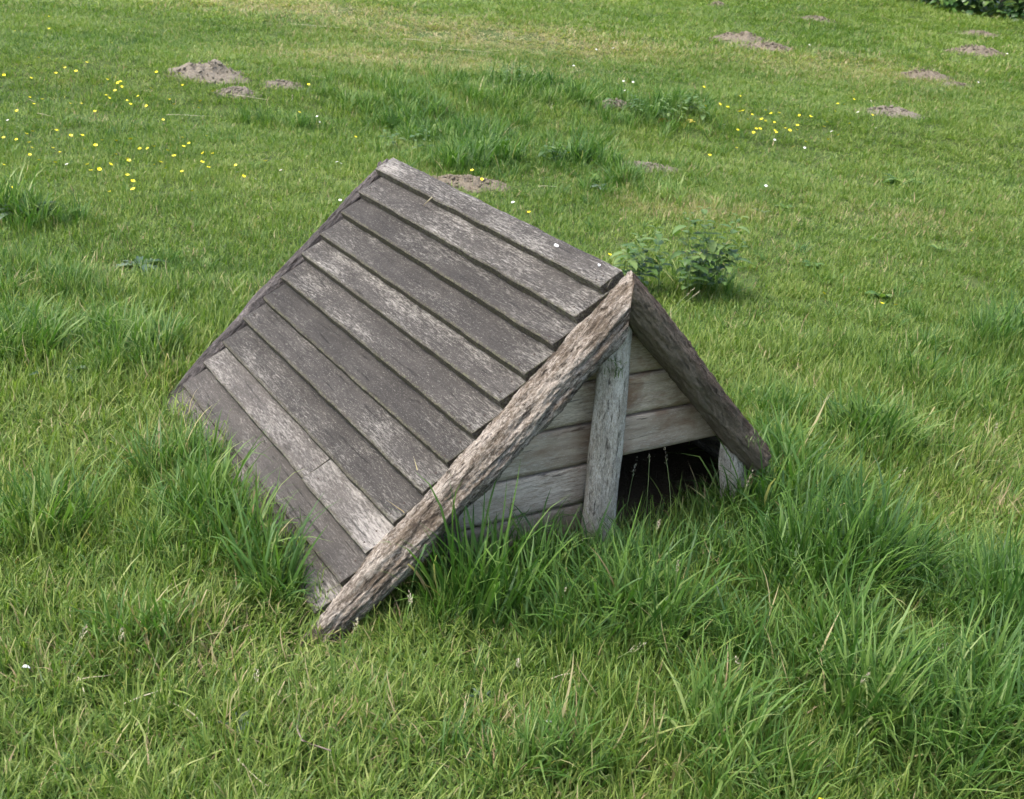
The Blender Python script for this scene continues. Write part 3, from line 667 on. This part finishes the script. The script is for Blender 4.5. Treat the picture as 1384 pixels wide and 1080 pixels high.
c1 = [(183,58),(58,113),(182,103),(420,158),(360,184),(140,212),(328,230),(247,250),(23,276),(205,271),(290,263),(118,288),(405,294),(448,302),(462,321),(447,308),(436,336),(397,355),(411,360),(470,373),(517,357),(563,326),(592,268),(680,318),(632,347),(632,368),(656,385),(740,396),(743,373),(790,339),(667,271),(112,360),(162,368),(58,409),(127,386),(265,385),(307,384),(360,412),(493,385),(553,393),(605,445),(115,487),(98,497),(212,484),(257,501),(313,502),(19,512),(67,519),(103,530),(212,517),(377,518),(428,521),(349,538),(200,552),(224,566),(312,552),(115,548),(105,575),(144,592),(15,612),(198,603),(429,572),(415,606),(471,591),(490,595),(320,612),(343,632),(382,629),(478,515),(529,554),(554,553),(583,545),(620,557),(571,612),(598,599),(617,626),(648,580),(682,509),(711,533),(686,546),(779,505),(758,570),(790,572),(762,600),(784,625),(685,639),(878,615),(917,651),(987,597),(473,651),(488,673),(499,700),(415,711),(711,710),(1160,314),(1123,417),(1327,510),(974,144),(47,697)]
c3 = [(143,333),(291,370),(155,406),(215,399),(236,412),(249,415),(278,426),(298,426),(338,442),(314,457),(380,421),(375,458),(410,436),(440,434),(388,464),(424,471),(344,493),(347,510),(370,495),(283,501),(425,501),(432,511),(522,445),(562,444),(463,493),(487,500),(507,499),(514,481),(536,541),(623,467),(611,486),(621,536),(663,518),(653,426),(668,399),(690,400),(725,348),(729,380),(800,442),(709,472),(803,407),(275,568),(168,596)]
OTH = {(1214, 411): 'buttercup on open lawn right of the nettles, the one farther right of a pair', (1194, 409): 'buttercup on open lawn right of the nettles, the one farther left of a pair', (1112, 393): 'single buttercup in mid lawn just right of the nettles',
       (824, 342): 'buttercup close behind the front end of the ridge board', (1312, 309): 'single buttercup near the right edge of the lawn', (767, 205): 'single buttercup in the longer grass behind the ridge',
       (640, 229): 'buttercup just above the bare soil behind the ridge', (654, 241): 'buttercup at the right edge of the bare soil behind the ridge', (714, 286): 'lone buttercup between the ridge board and the long grass'}
def put_flower(px, py, kind, label, group, sc=1.0):
    mes = BUT if kind == 'buttercup' else DAI; me = random.choice(mes)
    h = max(v.co.z for v in me.vertices) * sc
    # stand the stem so that the blossom meets the sight line
    d = FW + RT * ((px - 692) / F_PX) - UP * ((py - 540) / F_PX); t = .8
    while t < 60:
        q = Vector((0, 0, CAM_H)) + d * t
        if q.z - h < float(tz(q.x, q.y)): break
        t += .02
    o = bpy.data.objects.new(kind, me); COL.objects.link(o); o.location = (q.x, q.y, float(tz(q.x, q.y)) - .002); o.rotation_euler = (0, 0, random.uniform(0, 6.28)); o.scale = (sc,) * 3
    return tag(o, label, kind, group)
for (x, y) in c1: put_flower(x / 2.768, y / 2.768, 'buttercup', 'small yellow buttercup in the loose drift across the lawn left of the ridge', 'buttercups in the left drift', random.uniform(.85, 1.25))
for (x, y) in c3: put_flower(900 + x / 2.86, y / 2.86, 'buttercup', 'small yellow buttercup in the dense drift on the far right lawn', 'buttercups in the right drift', random.uniform(.95, 1.4))
for (x, y), lb in OTH.items(): put_flower(x, y, 'buttercup', 'yellow ' + lb, None)
d1 = [(611,193),(1185,432),(1197,455),(248,611),(887,641),(1049,633),(1260,602),(1276,607),(957,664),(1271,748),(65,471),(27,447),(395,108),(417,92),(1180,622)]
d2 = [(374,30),(963,208),(950,335),(1050,352),(1078,342),(1120,346),(1083,382),(1275,395),(1325,420),(865,277),(1305,400),(1360,640),(608,855),(950,578),(1035,203),(820,177)]
d3 = [(632,426),(795,386),(742,430),(810,494),(960,515),(1048,427),(538,567),(640,505),(865,775),(388,716),(320,357),(555,172),(1285,200),(1320,205),(1210,316),(422,537),(225,480)]
for (x, y) in d1: put_flower(x / 2.768, y / 2.768, 'daisy', 'tiny white daisy scattered in the lawn left of the ridge', 'daisies on the left lawn')
for (x, y) in d2: put_flower(500 + x / 3.145, y / 3.145, 'daisy', 'tiny white daisy behind the ridge near the dark weeds', 'daisies behind the ridge', 1.15)
for (x, y) in d3: put_flower(900 + x / 2.86, y / 2.86, 'daisy', 'tiny white daisy scattered in the far right lawn', 'daisies on the right lawn', 1.15)

# ------------------------------------------------------------------ leaves, weeds
def leaf_geo(Vv, Fc, T, base, d, up, L, W, droop, tone, teeth=0, seg=7, fold=.25):
    """one ovate leaf with a folded midrib"""
    d = d.normalized(); s = d.cross(up).normalized(); n = s.cross(d).normalized(); p = Vector(base); b0 = len(Vv); st = L / seg
    for i in range(seg + 1):
        t = i / seg; wv = W * math.sin(min(1, t * 1.0) ** .72 * math.pi) ** .8 * .5 if 0 < t < 1 else .0006
        if teeth and 0 < t < 1: wv *= 1 + (.22 if i % 2 else -.12)
        a = droop * t; dd = d * math.cos(a) - n * math.sin(a)
        nn = n * math.cos(a) + d * math.sin(a)
        Vv += [p - s * wv + nn * wv * fold, p, p + s * wv + nn * wv * fold]; T += [tone, min(1, tone + .25), tone]; p = p + dd * st
    for i in range(seg):
        a = b0 + i * 3; Fc += [(a, a + 1, a + 4, a + 3), (a + 1, a + 2, a + 5, a + 4)]
def nettle(loc, stems, name, label, cat_, mat, leafL=.075, rz=0, tw=None, fol='foliage'):
    root = empty(name, loc); tag(root, label, cat_)
    r = random.Random(int(loc.x * 1000) % 997)
    for (dx, dy, h, lx, ly) in stems:
        b = Vector((dx, dy, float(tz(loc.x + dx, loc.y + dy)) - loc.z)); tip = b + Vector((lx, ly, h)); mid = b + Vector((lx * .3, ly * .3, h * .55))
        pts = [b, mid, tip]; tube('stem', pts, [.0028, .0022, .001], M['stalk'], root, tone=.2)
        Vv, Fc, T_ = [], [], []; k = max(3, int(h / .044)); a0 = r.uniform(0, 6.28)
        for i in range(k + 1):
            t = .32 + .68 * i / k; p = b.lerp(mid, t * 2) if t < .5 else mid.lerp(tip, (t - .5) * 2)
            for q in (0, math.pi):
                a = a0 + i * math.pi / 2 + q + r.uniform(-.25, .25); L_ = leafL * (1.0 - .5 * max(0, t - .8) / .2) * r.uniform(.6, 1.2)
                d = Vector((math.cos(a), math.sin(a), r.uniform(.05, .45) + .5 * max(0, t - .8)))
                leaf_geo(Vv, Fc, T_, p + Vector((math.cos(a), math.sin(a), .2)) * .008, d, Vector((0, 0, 1)), L_, L_ * .46, r.uniform(.2, 1.5), r.random(), 1, 9)
        o = mesh_obj(fol, Vv, Fc, mat, root); fattr(o.data, 'tone', T_)
    return root
r = random.Random(3)
np_ = at(925, 408)
nettle(np_, [(r.uniform(-.30, .14), r.uniform(-.07, .10), r.uniform(.15, .27), r.uniform(-.05, .03), r.uniform(-.02, .03)) for _ in range(8)] + [(.06, 0, .43, -.03, .0), (.10, .02, .40, .09, .01), (.0, .04, .39, -.03, 0), (.14, 0, .30, .08, 0), (.05, .03, .34, .03, 0), (-.12, .02, .32, -.05, 0), (-.2, .0, .28, -.04, 0)],
       'nettle_plant', 'dark green nettle clump growing behind the right side of the shelter', 'nettle', M['nettle'], .08)
w1 = at(885, 160)
nettle(w1, [(r.uniform(-.4, .4), r.uniform(-.15, .15), r.uniform(.08, .17), r.uniform(-.04, .04), 0) for _ in range(12)], 'nettle_plant', 'dark weed patch beside the small grey molehill beyond the ridge', 'nettle', M['nettle'], .07)
nettle(at(640, 215), [(r.uniform(-.6, .6), r.uniform(-.12, .12), r.uniform(.1, .2), r.uniform(-.04, .04), 0) for _ in range(9)], 'nettle_plant', 'low leafy weeds in the long grass just behind the rear end of the ridge', 'nettle', M['nettle'], .07)
nettle(at(675, 125), [(r.uniform(-.3, .3), r.uniform(-.12, .12), r.uniform(.16, .34), r.uniform(-.04, .04), 0) for _ in range(5)], 'nettle_plant', 'tall thin weeds rising from long grass in front of the dry brown patches', 'nettle', M['nettle'], .05)

def rosette(loc, n, L_, W_, mat, name, label, cat_, rise=.6, teeth=0, seed=1, fold=.25, droop=1.0, extra=None):
    r = random.Random(seed); Vv, Fc, T_ = [], [], []
    for i in range(n):
        a = i * 2.4 + r.uniform(-.3, .3); q = r.uniform(.6, 1.1); d = Vector((math.cos(a), math.sin(a), r.uniform(.3, 1.2) * rise))
        leaf_geo(Vv, Fc, T_, Vector((math.cos(a) * .008, math.sin(a) * .008, 0)), d, Vector((0, 0, 1)), L_ * q, W_ * q, droop * r.uniform(.6, 1.3), r.random(), teeth, 11 if teeth else 8, fold)
    o = mesh_obj(name, Vv, Fc, mat); fattr(o.data, 'tone', T_); o.location = loc; return tag(o, label, cat_)
rosette(at(240, 615), 12, .13, .04, M['dock'], 'dock_plant', 'green dock rosette against the lowest boards at the rear left corner', 'dock', .5, 0, 4)
rosette(at(205, 622), 7, .09, .035, M['thistle'], 'dock_plant', 'small bluish leafed rosette left of the dock at the sunken board', 'dock', .4, 0, 5)
rosette(at(30, 296), 22, .19, .035, M['thistle'], 'thistle', 'dark thistle in a taller grass clump at the left edge', 'thistle', 1.6, 1, 6, .5)
rosette(at(95, 475), 16, .15, .04, M['thistle'], 'thistle', 'greyish thistle rosette in long grass left of the shelter', 'thistle', .9, 1, 7, .5)
rosette(at(78, 515), 8, .14, .035, M['thistle'], 'thistle', 'pale thistle rosette just below the greyish one at left', 'thistle', .8, 1, 17, .5)
rosette(at(188, 362), 14, .13, .035, M['thistle'], 'thistle', 'flat thistle rosette in the lawn left of the middle of the roof', 'thistle', .5, 1, 8, .5)
rosette(at(1218, 250), 22, .18, .045, M['dock'], 'dock_plant', 'dark leafy dock clump in the open lawn at far right', 'dock', .7, 0, 9)
rosette(at(895, 168), 6, .10, .05, M['red_leaf'], 'dock_plant', 'reddish brown leaved dock at the foot of the dark weed patch', 'dock', .9, 0, 10)
rosette(at(925, 170), 5, .10, .06, M['ylw_leaf'], 'dock_plant', 'yellowing dock right of the reddish one by the dark weeds', 'dock', .9, 0, 11)
rosette(at(845, 250), 5, .09, .05, M['ylw_leaf'], 'dock_plant', 'yellowing low leaves before the flattened soil patch', 'dock', .6, 0, 12)
rosette(at(812, 248), 16, .13, .045, M['dock'], 'dock_plant', 'broad green dock left of the yellowing low leaves', 'dock', .9, 0, 14)
rosette(at(1120, 655), 3, .17, .045, M['dock'], 'plantain_plant', 'broad plantain leaf lying over long grass right of the shelter', 'plantain', .5, 0, 13)
rosette(at(1345, 760), 4, .06, .03, M['ylw_leaf'], 'plantain_plant', 'small pale yellow leaf in the grass at the right edge', 'plantain', .5, 0, 15)
rw = random.Random(77); nw = 0
while nw < 34:                                                      # small broad-leaved weeds sprinkled through the turf
    c = at(rw.uniform(10, 1370), rw.choice((rw.uniform(230, 640), rw.uniform(600, 1060)))); hx_, hy_ = w2hut(c.x, c.y)
    if abs(hx_) < 1.0 and -.3 < hy_ < 1.5: continue
    nw += 1; s_ = rw.uniform(.035, .065) * (1.35 if c.y > 4 else 1)
    rosette(c + Vector((0, 0, .015)), rw.randint(5, 10), s_, s_ * rw.uniform(.3, .55), M['dock'] if nw % 3 else M['thistle'], 'lawn_weed', 'small broad-leaved weed rosette low in the short turf', 'weed', rw.uniform(.5, 1.1), 0, nw)['group'] = 'small weeds in the turf'
# moss and sprigs on the timber
def sprig(loc, label, seed, n=40, R=.025):
    r = random.Random(seed); Vv, Ff, T_, T2 = [], [], [], []
    for i in range(n):
        a = r.uniform(0, 6.28); q = R * r.random(); blade(Vv, Ff, T_, T2, (q * math.cos(a), q * math.sin(a) * .5, r.uniform(-R, R)), r.uniform(0, 6.28), r.uniform(.012, .03), .0022, r.uniform(.3, 1.8), r.uniform(.2, 1), 3, r.random(), 1)
    o = mesh_obj('moss_tuft', Vv, Ff, M['moss']); fattr(o.data, 'tone', T_); o.location = loc; tag(o, label, 'moss')
sprig(hut2w(-.035, -.088, .56), 'green moss tuft where the upright post meets the pale log', 1)
sprig(hut2w(.47, -.115, .285), 'green sprig on the dark log above the short stub post', 2, 22)
sprig(hut2w(.33, -.05, .375), 'wispy green growth between gable boards and the dark log', 3, 14, .018)

# ------------------------------------------------------------------ flowering stalks, straws, twigs
def stalk(px, py, h, lean, az, head=.03, hw=.004, label='', kind='dense', thick=.0011):
    g0 = at(px, py); root = empty('grass_stalk', g0); tag(root, label, 'grass stalk')
    d = Vector((math.cos(az), math.sin(az), 0)); pts = []
    for i in range(9): t = i / 8; pts.append(d * (lean * h * t**1.6) + Vector((0, 0, h * t * (1 - .15 * lean * t))))
    tube('stem', pts, [thick * (1.2 - .5 * i / 8) for i in range(9)], M['stalk'], root, 5, tone=.7)
    Vv, Fc, T_ = [], [], []; r = random.Random(int(px * py)); dr = (pts[-1] - pts[-2]).normalized(); n = 46 if kind == 'dense' else 34
    for i in range(n):
        t = r.random(); base = pts[-1] + dr * (t - .3) * head; a = r.uniform(0, 6.28); o1 = dr.orthogonal().normalized(); o2 = dr.cross(o1); s = o1 * math.cos(a) + o2 * math.sin(a)
        spread = hw * math.sin(min(1, .15 + t * .85) * math.pi) if kind == 'dense' else hw * (1 - t) * r.random()
        p = base + s * spread; e = (dr + s * (.7 if kind == 'dense' else .4)).normalized(); b = len(Vv); k = dr.cross(s) * .0010; L_ = r.uniform(.004, .007)
        Vv += [p - k, p + e * L_ * .4 - k * 1.3, p + e * L_, p + e * L_ * .4 + k * 1.3]; T_ += [r.random()] * 4; Fc.append((b, b + 1, b + 2, b + 3))
        if kind != 'dense': b = len(Vv); k2 = k * .35; Vv += [base - k2, p - k2, p + k2, base + k2]; T_ += [.2] * 4; Fc.append((b, b + 1, b + 2, b + 3))
    o = mesh_obj('seed_head', Vv, Fc, M['seed'], root); fattr(o.data, 'tone', T_)
STK = [(1108, 1010, .17, .35, .2, .03, .005, 'grass stalk with a fluffy pinkish seed head in the front right grass', 'dense'), (1122, 930, .11, .6, .3, .032, .006, 'grass stalk with a creamy drooping seed head above the fluffy pinkish one', 'dense'),
       (345, 985, .12, .05, 1.2, .03, .004, 'upright pale seed stalk in the short grass before the log foot', 'dense'), (92, 925, .12, .3, .3, .03, .004, 'leaning pale seed stalk near the left edge of the foreground', 'dense'),
       (160, 925, .11, .1, .3, .028, .0035, 'thin green seed stalk right of the leaning pale one', 'dense'), (735, 860, .11, .3, .4, .03, .004, 'stalk with a purplish seed head in the grass before the post', 'dense'),
       (800, 930, .10, .9, .3, .04, .005, 'stalk with a nodding purple grey seed head before the doorway grass', 'dense'), (700, 940, .07, .2, 2, .02, .004, 'short purple topped grass stalk in the front middle', 'dense'),
       (870, 720, .23, .15, 1.9, .09, .02, 'airy seed panicle standing against the dark doorway', 'open'), (905, 715, .22, .2, 2.6, .07, .012, 'slender seed panicle right of the airy one in the doorway', 'open'), (945, 700, .18, .25, .3, .05, .012, 'whitish seed panicle at the right of the doorway', 'open'),
       (845, 700, .15, .1, 1.0, .06, .012, 'small seed panicle beside the upright post', 'open'), (872, 790, .17, .1, .8, .03, .003, 'tall thin green spike in front of the doorway', 'dense'), (905, 860, .18, .1, 1.9, .03, .003, 'tall green spike in the lush grass below the doorway', 'dense'),
       (1085, 600, .17, .3, .1, .05, .008, 'arching seed panicle in the grass right of the dark log', 'open'), (985, 735, .19, .15, .5, .05, .01, 'seed stalk before the short stub post', 'open'), (885, 460, .21, .65, .5, .045, .006, 'leaning oat coloured stalk in front of the nettles', 'open'),
       (905, 440, .15, .6, .2, .04, .006, 'second lower oat coloured stalk in front of the nettles', 'open'), (1180, 700, .15, .4, .3, .04, .006, 'seed stalk in the long grass at mid right', 'open'), (1330, 640, .15, .1, 1.3, .04, .005, 'upright stalk near the right edge above the long grass', 'dense'),
       (560, 880, .12, .25, 2.2, .03, .004, 'green stalk right of the log foot', 'dense'), (470, 905, .10, .2, 1.0, .03, .004, 'short pale stalk just below the log foot', 'dense'), (715, 150, .28, .1, 1.4, .05, .007, 'tall pale stalk in the long grass beyond the ridge', 'dense'),
       (740, 195, .25, .1, 1.4, .05, .007, 'tall pale stalk nearer the ridge in the long grass', 'dense'), (665, 165, .26, .12, 1.9, .05, .007, 'tall whitish stalk left of the others beyond the ridge', 'dense'), (395, 178, .22, .05, 1.9, .04, .004, 'dark upright stalk on the lawn below the large left molehill', 'dense'), (465, 170, .22, .05, 1.5, .04, .004, 'second dark upright stalk right of the first below the left molehill', 'dense'),
       (1222, 930, .12, .5, .1, .03, .004, 'stalk bending right in the front right grass', 'dense'), (1010, 960, .10, .4, 2.4, .03, .004, 'grey seed stalk bending left before the lush grass', 'dense')]
for a in STK: stalk(*a[:7], label=a[7], kind=a[8])
def straw(px, py, L_, az, name, label, mat='straw', w=.0016, z=.035, cat_='straw', bow=.12, tilt=.02):
    c = at(px, py); d = Vector((math.cos(az), math.sin(az), tilt)); s = Vector((-d.y, d.x, 0)); pts = []
    for i in range(9):
        t = i / 8 - .5; pts.append(d * L_ * t + s * (bow * L_ * (t * t * 4 - .5) * .5) + Vector((0, 0, z + .004 * math.sin(i * .6))))
    o = tube(name, pts, [w * (1.1 - .05 * i) for i in range(9)], M[mat], None, 5, tone=random.random()); o.location = c; tag(o, label, cat_)
for a in [(1285, 1010, .2, .25, 'straw', 'long pale straw lying across the front right grass'), (1120, 1050, .09, .75, 'straw', 'short whitish straw at the front right'), (1095, 1035, .07, -.3, 'straw', 'small pale straw left of the short whitish one'),
          (430, 40, .55, .0, 'straw', 'long dry straw on the far brown patch at the upper left'), (635, 26, .4, .15, 'straw', 'curved pale straw on the far brown grass left of centre'), (570, 60, .4, -.2, 'straw', 'bent pale straw below the brown patch beyond the ridge'), (640, 74, .5, .05, 'straw', 'flat pale straw just behind the tall weeds'),
          (340, 138, .25, -.25, 'straw', 'pale straw under the lobe of the left molehill'), (432, 110, .18, -.3, 'straw', 'pale bent straw right of the flat little left molehill'), (255, 163, .3, .3, 'straw', 'pale straw on the lawn among the left buttercups'), (62, 163, .16, -.4, 'straw', 'pale straw near the left edge among buttercups'), (43, 143, .10, -.6, 'straw', 'short thick tan straw near the left edge'),
          (740, 260, .12, .35, 'straw', 'yellowish straw on the lawn behind the ridge'), (1170, 520, .12, 1.2, 'straw', 'pale straw in the lawn right of the dark log'), (255, 985, .12, 2.5, 'straw', 'pale curved straw in the front left lawn'), (130, 940, .08, .5, 'straw', 'short straw in the front left lawn'), (110, 945, .08, 2.2, 'straw', 'short straw crossing at the front far left'),
          (200, 960, .10, .8, 'straw', 'yellow straw in the short front left grass'), (760, 935, .07, .6, 'straw', 'cream dead blade in the front middle grass'), (740, 1005, .09, .0, 'straw', 'tan straw lying flat in the front middle'), (835, 860, .10, .1, 'straw', 'tan dead blade below the doorway grass'), (340, 1070, .10, -.7, 'straw', 'pale straw at the bottom edge left of centre')]: straw(*a)
tg = at(405, 1020); pts = [at(406, 985), at(401, 1015), at(408, 1040), at(425, 1055), at(446, 1068)]
o = tube('twig', [p_ - tg + Vector((0, 0, .045 + .01 * i)) for i, p_ in enumerate(pts)], [.0016, .002, .002, .0018, .0014], M['twig'], tone=.2); o.location = tg; tag(o, 'thin dark bent twig lying in the front left grass', 'twig')
def petal(px, py, s, label):
    c = at(px, py) + Vector((0, 0, .04)); Vv, Fc, T_ = [], [], []
    leaf_geo(Vv, Fc, T_, Vector((0, 0, 0)), Vector((1, .3, .3)), Vector((0, 0, 1)), s, s * .6, 1.2, .9, 0, 6, .5)
    o = mesh_obj('fallen_petal', Vv, Fc, M['white']); o.location = c; tag(o, label, 'petal')
petal(32, 926, .018, 'small white petal lying in the grass near the left edge'); petal(735, 1003, .014, 'white petal on the tan straw in the front middle')
put_flower(1108, 1078, 'buttercup', 'yellow buttercup at the bottom edge right of centre', None, .8)

# ------------------------------------------------------------------ hedge at the far right
hb = at(1384, 34); ha = at(1250, 10)
dirh = Vector((ha.x - hb.x, ha.y - hb.y, 0)).normalized(); nh = Vector((-dirh.y, dirh.x, 0))
if nh.y < 0: nh = -nh
hr = empty('hedge', Vector((hb.x, hb.y, hb.z))); tag(hr, 'dense broad leaved green hedge at the far right corner of the lawn', 'hedge')
Vv, Fc, T_ = [], [], []; r = random.Random(8); HLn = 16
for i in range(15000):
    u = r.uniform(-5, HLn); hgt = 1.7; q = r.random()
    z = r.uniform(0, hgt)
    bulge = .28 * mn.noise(Vector((u * 1.3, z * 1.6, 0))) + .12 * mn.noise(Vector((u * 4, z * 4, 5)))
    dep = (.15 if z > .1 else .05) + bulge + abs(r.gauss(0, .10)) + max(0, z - 1.3) * .7
    if q < .22: z = hgt + .15 * mn.noise(Vector((u * 2, 3, 0))) + r.uniform(-.15, .05); dep = r.uniform(.3, 1.3)
    p = dirh * u + nh * dep; z0 = float(tz(hb.x + p.x, hb.y + p.y)) - hb.z; p.z = z0 + z
    a = r.uniform(-1.3, 1.3); d = -nh * math.cos(a) + dirh * math.sin(a) + Vector((0, 0, r.uniform(-.9, .3))); L_ = r.uniform(.09, .15)
    leaf_geo(Vv, Fc, T_, p, d, Vector((r.uniform(-.5, .5), r.uniform(-.5, .5), 1)), L_, L_ * .72, .6, r.random()**1.5, 0, 3, .2)
o = mesh_obj('foliage', Vv, Fc, M['hedge'], hr); fattr(o.data, 'tone', T_)
for i in range(20):
    u = -4.5 + i * 1.05; p = dirh * u + nh * .6; z0 = float(tz(hb.x + p.x, hb.y + p.y)) - hb.z
    tube('trunk', [p + Vector((0, 0, z0 - .05)), p + Vector((.05, .03, z0 + .7)), p + Vector((-.04, .1, z0 + 1.5))], [.03, .022, .012], M['twig'], hr, 7)
# a fuller dark core of twigs and inner leaves
Vv, Fc, T_ = [], [], []
for i in range(7000):
    u = r.uniform(-5, HLn); z = r.uniform(.0, 1.6); p = dirh * u + nh * r.uniform(.45, .95); p.z = float(tz(hb.x + p.x, hb.y + p.y)) - hb.z + z
    d = Vector((r.uniform(-1, 1), r.uniform(-1, 1), r.uniform(-1, 1))); leaf_geo(Vv, Fc, T_, p, d, Vector((.1, .2, 1)), .16, .12, .3, r.random() * .3, 0, 2, .1)
o = mesh_obj('inner_foliage', Vv, Fc, M['hedge'], hr); fattr(o.data, 'tone', T_)
